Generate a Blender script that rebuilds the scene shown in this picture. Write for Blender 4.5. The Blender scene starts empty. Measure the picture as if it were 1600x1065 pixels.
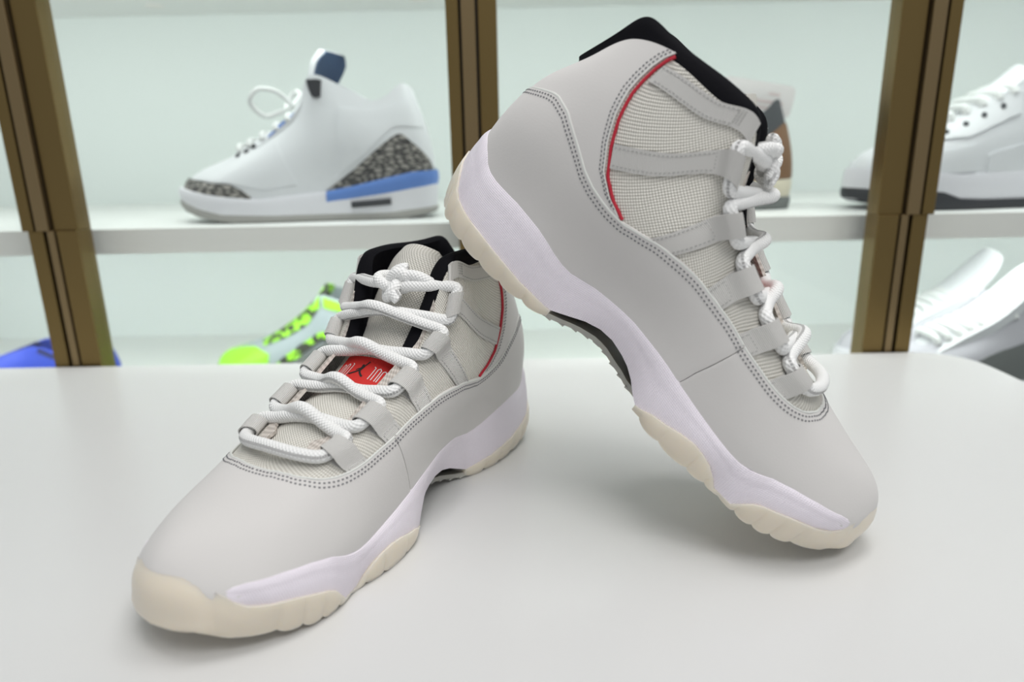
import bpy, math, random
import numpy as np
from mathutils import Matrix, Vector
random.seed(4); np.random.seed(4)
scene = bpy.context.scene
COL = scene.collection
CM = 0.01
# ------------------------------------------------------------------ camera
cam_d = bpy.data.cameras.new('camera'); cam = bpy.data.objects.new('camera', cam_d); COL.objects.link(cam)
cam_d.sensor_width = 36.0; cam_d.lens = 24.0; cam_d.clip_start = 0.01; cam_d.clip_end = 50
R0 = [[0.99981, -0.01772, -0.00808], [0.00305, -0.26719, 0.96364], [-0.01924, -0.96348, -0.26709]]
cam.matrix_world = Matrix([[R0[i][0], -R0[i][1], -R0[i][2], (0, 0, 0.216)[i]] for i in range(3)] + [[0, 0, 0, 1]])
cam_d.dof.use_dof = True; cam_d.dof.focus_distance = 0.405; cam_d.dof.aperture_fstop = 4.5
scene.camera = cam
# ------------------------------------------------------------------ world, lights, exposure
scene.view_settings.view_transform = 'Standard'; scene.view_settings.look = 'None'
scene.view_settings.gamma = 1.0; scene.view_settings.use_curve_mapping = False
scene.view_settings.exposure = 0.0
world = bpy.data.worlds.new('room_light'); scene.world = world; world.use_nodes = True
wb = world.node_tree.nodes['Background']; wb.inputs[0].default_value = (0.93, 0.97, 1.0, 1); wb.inputs[1].default_value = 0.37
def area(name, loc, size, sizey, power, col, target):
    d = bpy.data.lights.new(name, 'AREA'); d.shape = 'RECTANGLE'; d.size = size; d.size_y = sizey; d.energy = power; d.color = col
    o = bpy.data.objects.new(name, d); COL.objects.link(o); o.location = loc
    o.rotation_euler = (Vector(target) - Vector(loc)).to_track_quat('-Z', 'Y').to_euler(); return o
area('ceiling_panel_light', (0.25, 0.25, 1.9), 1.2, 0.6, 15.5, (1, 0.985, 0.965), (0.1, 0.4, 0))
area('ceiling_panel_light', (0.5, -0.7, 1.9), 1.2, 0.6, 16.0, (1, 0.985, 0.965), (0.0, 0.4, 0))
for zz, pw in ((0.436, 1.42), (0.110, 1.6)):   # LED strips under the cabinet shelves
    for xx in (-0.75, 0.0, 0.75): area('cabinet_led_strip', (xx, 0.82, zz), 0.72, 0.03, pw, (0.95, 1.0, 0.975), (xx, 1.06, zz - 0.36))
# ------------------------------------------------------------------ materials
def new_mat(name):
    m = bpy.data.materials.new(name); m.use_nodes = True
    return m, m.node_tree, m.node_tree.nodes['Principled BSDF']
def mat(name, col, rough=0.6, metal=0.0, spec=0.5, bump=None, sss=0, sheen=0, coat=0, var=None):
    m, nt, b = new_mat(name)
    b.inputs['Base Color'].default_value = (*col, 1); b.inputs['Roughness'].default_value = rough
    b.inputs['Metallic'].default_value = metal; b.inputs['Specular IOR Level'].default_value = spec
    if sss:
        b.inputs['Subsurface Weight'].default_value = sss; b.inputs['Subsurface Radius'].default_value = (1, .85, .6)
        b.inputs['Subsurface Scale'].default_value = 0.006
    if sheen: b.inputs['Sheen Weight'].default_value = sheen
    if coat: b.inputs['Coat Weight'].default_value = coat
    tc = nt.nodes.new('ShaderNodeTexCoord')
    if bump:
        n = nt.nodes.new('ShaderNodeTexNoise'); n.inputs['Scale'].default_value = bump[0]; n.inputs['Detail'].default_value = 5
        nt.links.new(tc.outputs['Object'], n.inputs['Vector'])
        bp = nt.nodes.new('ShaderNodeBump'); bp.inputs['Strength'].default_value = bump[1]; bp.inputs['Distance'].default_value = 0.0006
        nt.links.new(n.outputs['Fac'], bp.inputs['Height']); nt.links.new(bp.outputs['Normal'], b.inputs['Normal'])
    if var:
        n2 = nt.nodes.new('ShaderNodeTexNoise'); n2.inputs['Scale'].default_value = var[0]; n2.inputs['Detail'].default_value = 4
        nt.links.new(tc.outputs['Object'], n2.inputs['Vector'])
        r = nt.nodes.new('ShaderNodeValToRGB'); r.color_ramp.elements[0].position = 0.35; r.color_ramp.elements[1].position = 0.65
        r.color_ramp.elements[0].color = (*col, 1); r.color_ramp.elements[1].color = (*var[1], 1)
        nt.links.new(n2.outputs['Fac'], r.inputs['Fac']); nt.links.new(r.outputs['Color'], b.inputs['Base Color'])
    return m
class NT:
    """tiny helper for math node chains"""
    def __init__(s, nt): s.nt = nt
    def m(s, op, a, b=None):
        n = s.nt.nodes.new('ShaderNodeMath'); n.operation = op
        for i, x in enumerate((a, b)):
            if x is None: continue
            if isinstance(x, (int, float)): n.inputs[i].default_value = x
            else: s.nt.links.new(x, n.inputs[i])
        return n.outputs[0]
def pattern_mat(name, kind, c_lo, c_hi, pu, pv, rough, dist, strength=1.0, sheen=0):
    """woven / ribbed / braided cloth driven by a UV map in centimetres"""
    m, nt, b = new_mat(name); q = NT(nt)
    uv = nt.nodes.new('ShaderNodeUVMap'); uv.uv_map = 'UVMap'
    sp = nt.nodes.new('ShaderNodeSeparateXYZ'); nt.links.new(uv.outputs['UV'], sp.inputs[0])
    U, V = sp.outputs[0], sp.outputs[1]
    T = 2 * math.pi
    if kind == 'weave':
        a = q.m('SINE', q.m('MULTIPLY', U, T / pu)); c = q.m('SINE', q.m('MULTIPLY', V, T / pv))
        h = q.m('ADD', q.m('MULTIPLY', q.m('MULTIPLY', a, c), 0.5), 0.5)
    elif kind == 'grid':
        a = q.m('ABSOLUTE', q.m('SINE', q.m('MULTIPLY', U, T / pu / 2))); c = q.m('ABSOLUTE', q.m('SINE', q.m('MULTIPLY', V, T / pv / 2)))
        h = q.m('POWER', q.m('MULTIPLY', a, c), 0.5)
    elif kind == 'rib':
        h = q.m('ADD', q.m('MULTIPLY', q.m('SINE', q.m('MULTIPLY', U, T / pu)), 0.5), 0.5)
    else:  # braid
        a = q.m('MULTIPLY', U, T / pu); c = q.m('MULTIPLY', V, T / pv)
        h = q.m('ADD', q.m('MULTIPLY', q.m('MULTIPLY', q.m('SINE', a), q.m('SINE', c)), 0.5), 0.5)
    mx = nt.nodes.new('ShaderNodeMix'); mx.data_type = 'RGBA'
    nt.links.new(h, mx.inputs['Factor']); mx.inputs['A'].default_value = (*c_lo, 1); mx.inputs['B'].default_value = (*c_hi, 1)
    nt.links.new(mx.outputs['Result'], b.inputs['Base Color'])
    bp = nt.nodes.new('ShaderNodeBump'); bp.inputs['Strength'].default_value = strength; bp.inputs['Distance'].default_value = dist
    nt.links.new(h, bp.inputs['Height']); nt.links.new(bp.outputs['Normal'], b.inputs['Normal'])
    b.inputs['Roughness'].default_value = rough
    if sheen: b.inputs['Sheen Weight'].default_value = sheen
    return m
M = {}
M['nubuck'] = mat('pale_grey_nubuck', (0.675, 0.655, 0.64), 0.85, bump=(900, 0.12), spec=0.25, sheen=0.15)
M['edge'] = mat('cut_leather_edge', (0.72, 0.73, 0.70), 0.8)
M['weave'] = pattern_mat('ballistic_nylon_weave', 'weave', (0.52, 0.495, 0.435), (0.98, 0.955, 0.89), 0.21, 0.20, 0.55, 0.0006)
M['tongue'] = pattern_mat('tongue_nylon_weave', 'weave', (0.54, 0.515, 0.455), (0.98, 0.955, 0.89), 0.20, 0.20, 0.6, 0.0006)
M['webbing'] = pattern_mat('ribbed_webbing', 'rib', (0.71, 0.695, 0.665), (0.80, 0.785, 0.76), 0.085, 1, 0.7, 0.0004)
M['trim'] = pattern_mat('braided_trim', 'braid', (0.45, 0.40, 0.36), (0.80, 0.74, 0.68), 0.36, 0.36, 0.8, 0.0008)
M['lace'] = pattern_mat('rope_lace_braid', 'braid', (0.84, 0.84, 0.83), (0.97, 0.97, 0.96), 0.20, 0.2222, 0.8, 0.00045)
M['midsole'] = pattern_mat('lavender_white_midsole', 'grid', (0.87, 0.815, 0.90), (0.97, 0.905, 0.98), 0.13, 0.11, 0.5, 0.0003, 0.9)
M['outsole'] = mat('translucent_cream_rubber', (0.79, 0.715, 0.60), 0.35, sss=0.6)
M['outsole_grey'] = mat('translucent_grey_rubber', (0.50, 0.49, 0.44), 0.35, sss=0.3)
M['carbon'] = mat('carbon_shank', (0.10, 0.102, 0.105), 0.18, bump=(160, 0.4))
M['black'] = mat('black_lycra_lining', (0.004, 0.004, 0.006), 0.8, spec=0.12, bump=(500, 0.3))
M['red'] = mat('red_piping', (0.50, 0.014, 0.035), 0.5)
M['label_red'] = mat('red_woven_label', (0.62, 0.02, 0.015), 0.7, bump=(2500, 0.5))
M['ink_black'] = mat('black_emblem_thread', (0.01, 0.01, 0.01), 0.7)
M['thread_white'] = mat('white_letter_thread', (0.72, 0.72, 0.72), 0.7)
M['stitch'] = mat('dark_stitch_hole', (0.19, 0.19, 0.20), 0.8)
M['stitch_pale'] = mat('pale_stitch_thread', (0.46, 0.455, 0.44), 0.8)
# ------------------------------------------------------------------ mesh helpers (all in cm)
class MB:
    def __init__(s): s.v = []; s.f = []; s.uv = []; s.n = 0
    def add(s, verts, faces, uvs=None):
        verts = np.asarray(verts, float).reshape(-1, 3)
        if uvs is None: uvs = verts[:, [0, 2]]
        s.v.append(verts); s.uv.append(np.asarray(uvs, float).reshape(-1, 2))
        s.f += [tuple(int(i) + s.n for i in f) for f in faces]; s.n += len(verts); return s
    def data(s): return np.concatenate(s.v), s.f, np.concatenate(s.uv)
def grid_faces(nu, nv, closed_u=False, closed_v=False):
    f = []
    for i in range(nu if closed_u else nu - 1):
        for j in range(nv if closed_v else nv - 1):
            a = i * nv + j; b = ((i + 1) % nu) * nv + j; c = ((i + 1) % nu) * nv + (j + 1) % nv; d = i * nv + (j + 1) % nv
            f.append((a, b, c, d))
    return f
def grid_uv(P):
    du = np.linalg.norm(np.diff(P, axis=0), axis=-1); m = P.shape[1] // 2
    U = np.concatenate([[0], np.cumsum(du[:, m])]); dv = np.linalg.norm(np.diff(P, axis=1), axis=-1)
    V = np.concatenate([np.zeros((P.shape[0], 1)), np.cumsum(dv, axis=1)], 1)
    return np.stack([np.repeat(U[:, None], P.shape[1], 1), V], -1)
def grid_normals(P):
    du = np.gradient(P, axis=0); dv = np.gradient(P, axis=1); n = np.cross(dv, du)
    return n / (np.linalg.norm(n, axis=-1, keepdims=True) + 1e-9)
def slab(mb, P, Q, uv=None):
    """closed slab between outer grid P and inner grid Q (same shape nu,nv,3)"""
    nu, nv = P.shape[:2]
    if uv is None: uv = grid_uv(P)
    f = grid_faces(nu, nv); o = nu * nv
    g = [tuple(i + o for i in reversed(q)) for q in f]
    side = []
    for i in range(nu - 1):
        side.append((i * nv, i * nv + o, (i + 1) * nv + o, (i + 1) * nv))
        a = i * nv + nv - 1; b = (i + 1) * nv + nv - 1; side.append((a, b, b + o, a + o))
    for j in range(nv - 1):
        side.append((j, j + 1, j + 1 + o, j + o))
        a = (nu - 1) * nv + j; side.append((a, a + o, a + 1 + o, a + 1))
    mb.add(np.concatenate([P.reshape(-1, 3), Q.reshape(-1, 3)]), f + g + side, np.concatenate([uv.reshape(-1, 2)] * 2))
def catmull(P, n, closed=False):
    P = np.asarray(P, float); m = len(P)
    if closed: t = np.linspace(0, m, n, endpoint=False)
    else: t = np.linspace(0, m - 1, n)
    i = np.floor(t).astype(int)
    if not closed: i = np.clip(i, 0, m - 2)
    w = _w(t - i); out = 0
    for a in range(4):
        k = i + a - 1
        if closed: g = P[k % m]
        else:
            g = P[np.clip(k, 0, m - 1)]
            lo = (k < 0)[:, None]; hi = (k > m - 1)[:, None]
            g = np.where(lo, 2 * P[0] - P[1], g); g = np.where(hi, 2 * P[m - 1] - P[m - 2], g)
        out = out + w[:, a, None] * g
    return out
def _w(t):
    t2 = t * t; t3 = t2 * t
    return np.stack([-.5 * t + t2 - .5 * t3, 1 - 2.5 * t2 + 1.5 * t3, .5 * t + 2 * t2 - 1.5 * t3, -.5 * t2 + .5 * t3], -1)
def resample(P, step):
    d = np.concatenate([[0], np.cumsum(np.linalg.norm(np.diff(P, axis=0), axis=1))]); n = max(2, int(round(d[-1] / step)) + 1)
    t = np.linspace(0, d[-1], n); return np.stack([np.interp(t, d, P[:, k]) for k in range(3)], 1)
def tube(mb, P, r, seg=12, closed=False, caps=True, flat=1.0):
    P = np.asarray(P, float); n = len(P); r = np.broadcast_to(np.asarray(r, float), (n,))
    T = np.roll(P, -1, 0) - np.roll(P, 1, 0) if closed else np.gradient(P, axis=0)
    T /= np.linalg.norm(T, axis=1, keepdims=True) + 1e-12
    N = np.zeros_like(P); a = np.array([0, 0, 1.]) if abs(T[0, 2]) < .9 else np.array([1., 0, 0])
    N[0] = a - T[0] * (a @ T[0]); N[0] /= np.linalg.norm(N[0])
    for i in range(1, n):
        v = N[i - 1] - T[i] * (N[i - 1] @ T[i]); N[i] = v / (np.linalg.norm(v) + 1e-12)
    B = np.cross(T, N); ang = np.arange(seg) * 2 * math.pi / seg
    V = P[:, None] + r[:, None, None] * (np.cos(ang)[None, :, None] * N[:, None] + flat * np.sin(ang)[None, :, None] * B[:, None])
    L = np.concatenate([[0], np.cumsum(np.linalg.norm(np.diff(P, axis=0), axis=1))])
    uv = np.stack([np.repeat(L[:, None], seg, 1), np.repeat((ang / (2 * math.pi))[None] * 2.0, n, 0)], -1)
    f = grid_faces(n, seg, closed, True)
    if caps and not closed: f += [tuple(range(seg)), tuple(reversed(range((n - 1) * seg, n * seg)))]
    mb.add(V, f, uv)
def smooth_path(P, it):
    P = P.copy()
    for _ in range(it): P[1:-1] = .25*P[:-2] + .5*P[1:-1] + .25*P[2:]
    return P
def box_at(mb, c, ax, ay, az, sx, sy, sz):
    c = np.asarray(c, float); v = []
    for k in (-1, 1):
        for j in (-1, 1):
            for i in (-1, 1): v.append(c + ax * sx / 2 * i + ay * sy / 2 * j + az * sz / 2 * k)
    mb.add(v, [(0, 2, 3, 1), (4, 5, 7, 6), (0, 1, 5, 4), (2, 6, 7, 3), (0, 4, 6, 2), (1, 3, 7, 5)])
def link(name, me, parent=None, **props):
    o = bpy.data.objects.new(name, me); COL.objects.link(o)
    if parent: o.parent = parent
    for k, v in props.items(): o[k] = v
    return o
def to_mesh(name, mb, material, mirror=False, smooth=True, sharp=40):
    V, F, UV = mb.data() if isinstance(mb, MB) else mb
    V = V * CM
    if mirror: V = V * np.array([1, -1, 1]); F = [tuple(reversed(f)) for f in F]
    me = bpy.data.meshes.new(name); me.from_pydata(V.tolist(), [], F)
    ul = me.uv_layers.new(name='UVMap'); idx = np.empty(len(me.loops), int); me.loops.foreach_get('vertex_index', idx)
    ul.data.foreach_set('uv', UV[idx].ravel())
    me.materials.append(material); me.validate(); me.update()
    if smooth:
        me.polygons.foreach_set('use_smooth', [True] * len(me.polygons))
        me.set_sharp_from_angle(angle=math.radians(sharp))
    return me
def empty(name, label, cat, M4=None, group=None):
    o = bpy.data.objects.new(name, None); COL.objects.link(o); o.empty_display_size = 0.05
    o['label'] = label; o['category'] = cat
    if group: o['group'] = group
    if M4 is not None: o.matrix_world = M4
    return o
# ------------------------------------------------------------------ foot-shaped surface
class Surf:
    """periodic loft: stations run heel -> lateral -> toe -> medial, levels run sole -> topline"""
    def __init__(self, CP, MF=None):
        CP = np.array(CP, float); self.K = len(CP) - 1; self.m = CP.shape[1]; rows = [c for c in CP]
        for k in range(self.K - 1, 0, -1):
            c = CP[k].copy(); c[:, 1] *= -(MF[k] if MF else 1); rows.append(c)
        self.G = np.array(rows); self.n = len(rows)
    def p(self, s, v):
        s, v = np.broadcast_arrays(np.asarray(s, float), np.asarray(v, float)); n, m, G = self.n, self.m, self.G
        i = np.floor(s).astype(int); ws = _w(s - i); tv = np.clip(v, -.2, 1.2) * (m - 1); j = np.clip(np.floor(tv).astype(int), 0, m - 2); wv = _w(tv - j)
        out = 0
        for a in range(4):
            gi = (i + a - 1) % n
            for b in range(4):
                jj = j + b - 1; g = G[gi, np.clip(jj, 0, m - 1)]
                g = np.where((jj < 0)[..., None], 2 * G[gi, 0] - G[gi, 1], g); g = np.where((jj > m - 1)[..., None], 2 * G[gi, m - 1] - G[gi, m - 2], g)
                out = out + (ws[..., a] * wv[..., b])[..., None] * g
        return out
    def nrm(self, s, v):
        s, v = np.broadcast_arrays(np.asarray(s, float), np.asarray(v, float)); e = 2e-3
        du = self.p(s + e, v) - self.p(s - e, v); dv = self.p(s, v + e) - self.p(s, v - e); n = np.cross(dv, du)
        return n / (np.linalg.norm(n, axis=-1, keepdims=True) + 1e-12)
    def dv(self, s, v):
        e = 2e-3; d = self.p(s, np.asarray(v) + e) - self.p(s, np.asarray(v) - e); return d / (np.linalg.norm(d, axis=-1, keepdims=True) + 1e-12)
    def __call__(self, s, v, off=0.0):
        return self.p(s, v) + self.nrm(s, v) * np.broadcast_to(np.asarray(off, float), np.broadcast(np.asarray(s), np.asarray(v)).shape)[..., None]
def mirror_s(s, n): return n - s
# ================================================================== high-top sneaker (pair)
CP = [
 [(-.2,0,1.5),(-.5,0,4.5),(-.35,0,7.3),(.3,0,9.8),(1.42,0,11.7)],
 [(.5,1.75,1.5),(.2,1.75,4.5),(.35,1.95,7.6),(.95,1.75,10.3),(2.2,1.38,12.6)],
 [(2.8,2.6,1.5),(2.6,2.75,4.6),(2.6,3.3,8.0),(2.95,3.0,11.2),(3.75,2.45,14.5)],
 [(5.8,2.85,1.6),(5.7,3.08,4.7),(5.6,3.75,8.0),(5.7,3.75,11.5),(6.2,3.2,15.27)],
 [(9.2,2.0,1.7),(9.1,2.62,4.6),(9.0,4.0,7.8),(8.9,3.9,11.5),(9.0,3.5,15.18)],
 [(12.6,2.9,1.8),(12.5,3.3,4.5),(12.2,4.45,8.0),(11.7,3.95,11.8),(11.3,3.45,15.2)],
 [(15.8,3.8,1.8),(15.8,4.05,4.2),(15.5,4.37,7.3),(14.6,3.8,9.4),(13.6,2.8,11.0)],
 [(19.3,4.35,1.7),(19.2,4.5,3.7),(18.8,4.35,6.0),(18.1,3.8,7.6),(17.2,2.5,8.8)],
 [(23.3,4.7,1.7),(23.1,4.65,3.2),(22.4,4.12,5.0),(21.5,3.5,6.4),(20.3,2.3,7.3)],
 [(27.9,3.6,1.9),(27.6,3.5,3.2),(26.2,2.9,4.75),(24.5,2.1,5.8),(21.7,1.4,6.95)],
 [(29.8,0,2.0),(29.7,0,3.6),(28.6,0,4.8),(26.0,0,5.6),(22.0,0,6.8)]]
S = Surf(CP, [1,1.05,1.05,1.05,1.05,1,1,1,1,1,1])
def sym(s): s = np.mod(np.asarray(s, float), 20); return np.where(s > 10, 20 - s, s)
VM_S = [0,.7,1.4,1.677,1.851,2.038,2.261,2.46,2.646,2.907,3.156,3.404,3.628,3.827,4.013,4.162,4.311,4.56,4.783,5.094,5.405,5.641,5.889,6.163,6.424,6.66,6.81,7.007,7.231,7.442,7.641,7.828,8.039,8.25,8.5,8.7,8.9,9.26,9.7,10]
VM_V = [.665,.672,.68,.682,.678,.664,.648,.622,.599,.564,.528,.506,.496,.49,.489,.488,.493,.497,.504,.51,.522,.532,.538,.551,.573,.588,.59,.603,.617,.626,.64,.657,.683,.722,.785,.823,.857,.892,.908,.911]
def vm(s): return np.interp(sym(s), VM_S, VM_V)
VT_S = [0,.5,1.0,1.28,1.45,1.62,1.839,2.125,2.46,2.783,3.032,3.243,3.454,3.665,3.852,4.075,4.361,4.684,4.957,5.218,5.529,5.84,6.088,6.349,6.61,6.908,7.219,7.492,7.678,7.84,7.964,8.113,8.362,8.648,8.995,9.31]
VT_V = [.38,.365,.332,.295,.262,.244,.234,.230,.225,.21,.197,.177,.151,.131,.124,.136,.158,.174,.185,.191,.188,.184,.176,.163,.152,.135,.117,.104,.101,.119,.151,.197,.238,.262,.268,.252]
def vt(s): return np.interp(sym(s), VT_S, VT_V)
PIPE_V = [.40,.46,.49,.51,.52,.55,.57,.61,.65,.70,.74,.79,.83,.88,.93,.97,1.0,1.05]
PIPE_S = [4.7,4.35,4.10,3.93,3.80,3.62,3.50,3.39,3.27,3.16,3.07,2.99,2.93,2.90,2.90,2.94,3.03,3.1]
def sp(v): return np.interp(v, PIPE_V, PIPE_S)
def seam(v): return np.interp(v, [0,.17,.28,.36,.47,.57,.65], [6.22,6.365,6.455,6.56,6.70,6.82,6.9])
MSB = [(-1.2,0,3.9),(-.75,1.25,3.6),(-.1,2.1,3.05),(.44,2.6,2.47),(.89,2.8,2.15),(1.56,2.98,1.92),(2.25,3.12,1.76),(3.38,3.35,1.65),(4.53,3.48,1.48),(5.76,3.43,1.27),(6.79,3.28,1.05),(7.8,3.0,.9),(8.58,2.7,.73),(9.03,2.58,.67),(10.1,2.68,1.2),(11.08,2.74,1.68),(12.0,2.8,1.95),(12.91,2.96,2.0),(13.85,3.15,1.8),(14.51,3.3,1.56),(15.14,3.55,1.22),(15.62,3.83,.86),(16.19,4.15,.53),(16.7,4.42,.72),(17.17,4.68,1.02),(18.05,4.82,1.18),(18.89,4.97,1.43),(19.71,5.05,1.54),(20.37,5.02,1.42),(21.11,4.9,1.13),(21.73,4.75,.66),(22.12,4.68,.26),(23.22,4.95,.33),(23.48,5.02,.68),(23.9,5.08,1.25),(24.31,5.07,1.52),(24.95,5.0,1.74),(25.86,4.8,2.03),(26.98,4.34,2.24),(27.8,3.75,2.42),(28.17,3.5,2.75),(28.5,3.25,3.12),(28.72,3.05,3.42)]
XS = [-.2,.5,2.8,5.8,9.2,12.6,15.8,19.3,23.3,27.9,29.8]
def s_of_x(x): return np.interp(x, XS, range(11))
MSB = np.array(MSB); MSB[-1] = S(9.31, .25, .19); MSB[-2] = MSB[-2]*.4 + S(9.25, .225, .20)*.6; MSB_S = np.concatenate([[0,.5,.85,1.1],np.interp(MSB[4:,0],[.89,2.8,5.8,9.2,12.6,15.8,19.3,23.3,28.72],[1.35,2,3,4,5,6,7,8,9.31])])
def msb(s): return np.stack([np.interp(sym(s), MSB_S, MSB[:, k]) for k in range(3)], -1) * np.array([1,1,1])
GR = np.array([(-.85,0,.95),(-.45,1.15,.9),(.1,2.0,.82),(.6,2.5,.72),(1.0,2.75,.62),(1.74,2.95,.45),(2.4,3.05,.3),(4,3.15,.1),(6,3.17,.0),(8,2.85,.0),(9.1,2.45,.05),(15.6,3.7,.2),(16.3,4.05,.02),(17.4,4.55,.0),(18.4,4.85,.0),(20.1,4.95,.0),(21.4,4.75,.0),(22.5,4.65,.0),(23.4,4.85,.0),(24.5,4.9,.05),(25.4,4.75,.2),(26.6,4.3,.48),(27.7,3.65,.78),(28.5,3.05,1.0),(29.2,2.15,1.2),(29.6,1.2,1.35),(29.75,0,1.4)])
GR_S = np.concatenate([[0,.5,.85,1.1],np.interp(GR[4:,0],[.89,2.8,5.8,9.2,12.6,15.8,19.3,23.3,28.5,29.2,29.6,29.75],[1.35,2,3,4,5,6,7,8,9.2,9.5,9.75,10])])
def ground(s): return np.stack([np.interp(sym(s), GR_S, GR[:, k]) for k in range(3)], -1)
def side(P, sgn, mf=1.03):
    return P if sgn > 0 else P * np.array([1, -mf, 1])
def sv(s, sgn): return s if sgn > 0 else 20 - s
PARTS = []   # (name, MB, material key, parent part index or None, props)
def part(name, mb, mk, parent=None, smooth=True, **props):
    PARTS.append((name, mb, mk, parent, smooth, props)); return len(PARTS) - 1
# --- nylon quarter (base layer)
s = np.linspace(2.55, 17.45, 190); mb = MB()
w = np.linspace(0, 1, 26)
lo = np.maximum(vm(s) - .12, .1); V_ = lo[:, None] + (0.985 - lo)[:, None] * w[None]
SS = np.repeat(s[:, None], 26, 1)
slab(mb, S(SS, V_, 0.02), S(SS, V_, -.12)); part('nylon_quarter', mb, 'weave')
# --- heel panel
mb = MB(); v = np.linspace(.40, 1.0, 34); q = np.linspace(-1, 1, 110)
VV = np.repeat(v[None], 110, 0); SS = q[:, None] * (sp(v) - .09)[None]
slab(mb, S(SS, VV, .13), S(SS, VV, -.02)); part('heel_panel', mb, 'nubuck')
# --- rear and front mudguard panels, meeting at the midfoot seam
def mud_panel(front):
    mb = MB(); q = np.linspace(0, 1, 220); w = np.linspace(0, 1, 30)
    if front: s0 = 6.81 + (13.19 - 6.81) * q
    else: s0 = -6.81 + 13.62 * q
    lo_ = np.where(sym(s0) < 9.2, np.maximum(vt(s0) - .065, .015), .16)
    VV = lo_[:, None] + (vm(s0) - lo_)[:, None] * w[None]
    sm = seam(VV)
    g = .006
    SS = (sm + g) + (20 - 2 * (sm + g)) * q[:, None] if front else -(sm - g) + 2 * (sm - g) * q[:, None]
    off = np.full(VV.shape, .18); off[:, -1] = .155; off[0] = off[-1] = .15
    slab(mb, S(SS, VV, off), S(SS, VV, .02)); return mb
part('mudguard', mud_panel(False), 'nubuck'); part('toe_panel', mud_panel(True), 'nubuck')
# --- pale cut edges of the leather panels
i_ = len(PARTS) - 2
mb = MB(); s = np.linspace(-6.8, 6.8, 260); tube(mb, S(s, vm(s) - .004, .12), .075, 6); part('cut_edge', mb, 'edge', i_)
mb = MB(); s = np.linspace(6.84, 13.16, 160); tube(mb, S(s, vm(s) - .004, .12), .075, 6); part('cut_edge', mb, 'edge', i_ + 1)
for sg in (1, -1):
    mb = MB(); v = np.linspace(.49, 1.0, 70); tube(mb, S(sv(sp(v) - .10, sg), v, .10), .06, 6); part('cut_edge', mb, 'edge', i_ - 1)
# --- red piping on both sides
for sg in (1, -1):
    mb = MB(); v = np.linspace(.492, .99, 60); P = S(sv(sp(v) - .015, sg), v, .075)
    tube(mb, P, .09, 8); part('red_piping', mb, 'red')
# --- collar lining: padded black roll and inner lining
mb = MB(); s = np.linspace(-6.2, 6.2, 180); a_ = np.abs(s)
BT = np.array([(0,1.05,0,12.0),(.5,1.35,.65,12.3),(1.1,2.1,1.45,13.4),(1.6,2.75,1.95,14.5),(1.95,3.15,2.25,15.4),(2.15,3.45,2.35,15.8),(2.4,3.95,2.45,15.92),(2.65,4.78,2.6,15.8),(2.9,5.65,2.75,15.7),(3.35,7.17,2.95,15.72),(3.85,8.61,3.05,15.8),(4.4,10.16,3.05,15.74),(4.7,10.95,2.95,15.65),(5.0,11.6,2.75,15.12),(5.12,11.85,2.5,14.4),(5.3,12.0,2.33,13.6),(5.5,12.38,2.15,12.85),(5.75,12.9,2.0,11.95),(6.0,13.45,1.9,11.2),(6.2,14.0,1.85,10.6)])
bt = np.stack([np.interp(a_, BT[:,0], BT[:,k]) for k in (1,2,3)], -1); bt[:,1] *= np.where(s < 0, -1.05, 1)
for k in range(3): bt[2:-2] = (bt[:-4] + bt[1:-3] + bt[2:-2] + bt[3:-1] + bt[4:]) / 5
T = S(s, 1.0); N = S.nrm(s, 1.0)
inn = -N.copy(); inn[:,2] *= .3; inn /= np.linalg.norm(inn, axis=1, keepdims=True)
rows = [S(s, .94, -.03), S(s, .985, .03), T*.62 + bt*.38 + N*.10, T*.25 + bt*.75 + N*.12, bt, bt + inn*.25 - np.array([0,0,.03]), bt + inn*.45 - np.array([0,0,.25]), T*.5 + bt*.5 + inn*.55 - np.array([0,0,.35])]
fade = np.clip((a_ - 4.6) / .5, 0, 1)
for d_ in (.12, .25, .4, .55): rows.append(S(s, 1 - d_*(1 - .8*fade), -.65))
P = np.stack(rows, 1); mb.add(P, grid_faces(*P.shape[:2]), grid_uv(P)); part('collar_lining', mb, 'black')
# --- tongue
TC = np.array([(22.9,6.3),(20.7,7.4),(18.5,8.15),(16.3,8.95),(14.2,10.4),(12.5,12.4),(11.3,14.3),(10.45,15.6),(9.95,16.1)])
TW = np.array([1.5,2.2,2.5,2.6,2.75,2.8,2.6,2.1,1.5]); TD = np.array([.25,.45,.6,.7,.85,1.1,1.2,1.0,.7])
TCc = catmull(np.stack([TC[:,0],np.zeros(9),TC[:,1]],1), 90); TWc = np.interp(np.linspace(0,8,90),range(9),TW); TDc = np.interp(np.linspace(0,8,90),range(9),TD)
Tt = np.gradient(TCc, axis=0); Tt /= np.linalg.norm(Tt, axis=1, keepdims=True); TN = np.stack([-Tt[:,2],np.zeros(90),Tt[:,0]],1) * -1
def tongue_pt(x, y, h):
    i = np.interp(-x, -TCc[:,0], np.arange(90)); f = lambda A: np.array([np.interp(i, np.arange(90), A[:,k]) for k in range(3)])
    c, n = f(TCc), f(TN); wdt = np.interp(i, np.arange(90), TWc); d = np.interp(i, np.arange(90), TDc)
    return c + np.array([0, y, 0]) + n * (h - d * (y / wdt) ** 2)
a = np.linspace(-1, 1, 25)
def tong(off): return TCc[:,None] + np.stack([np.zeros((90,25)), a[None]*TWc[:,None], np.zeros((90,25))],-1) + TN[:,None]*(off - TDc[:,None]*a[None]**2)[...,None]
mb = MB(); slab(mb, tong(0), tong(-.55)); i_tongue = part('tongue', mb, 'tongue')
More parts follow.
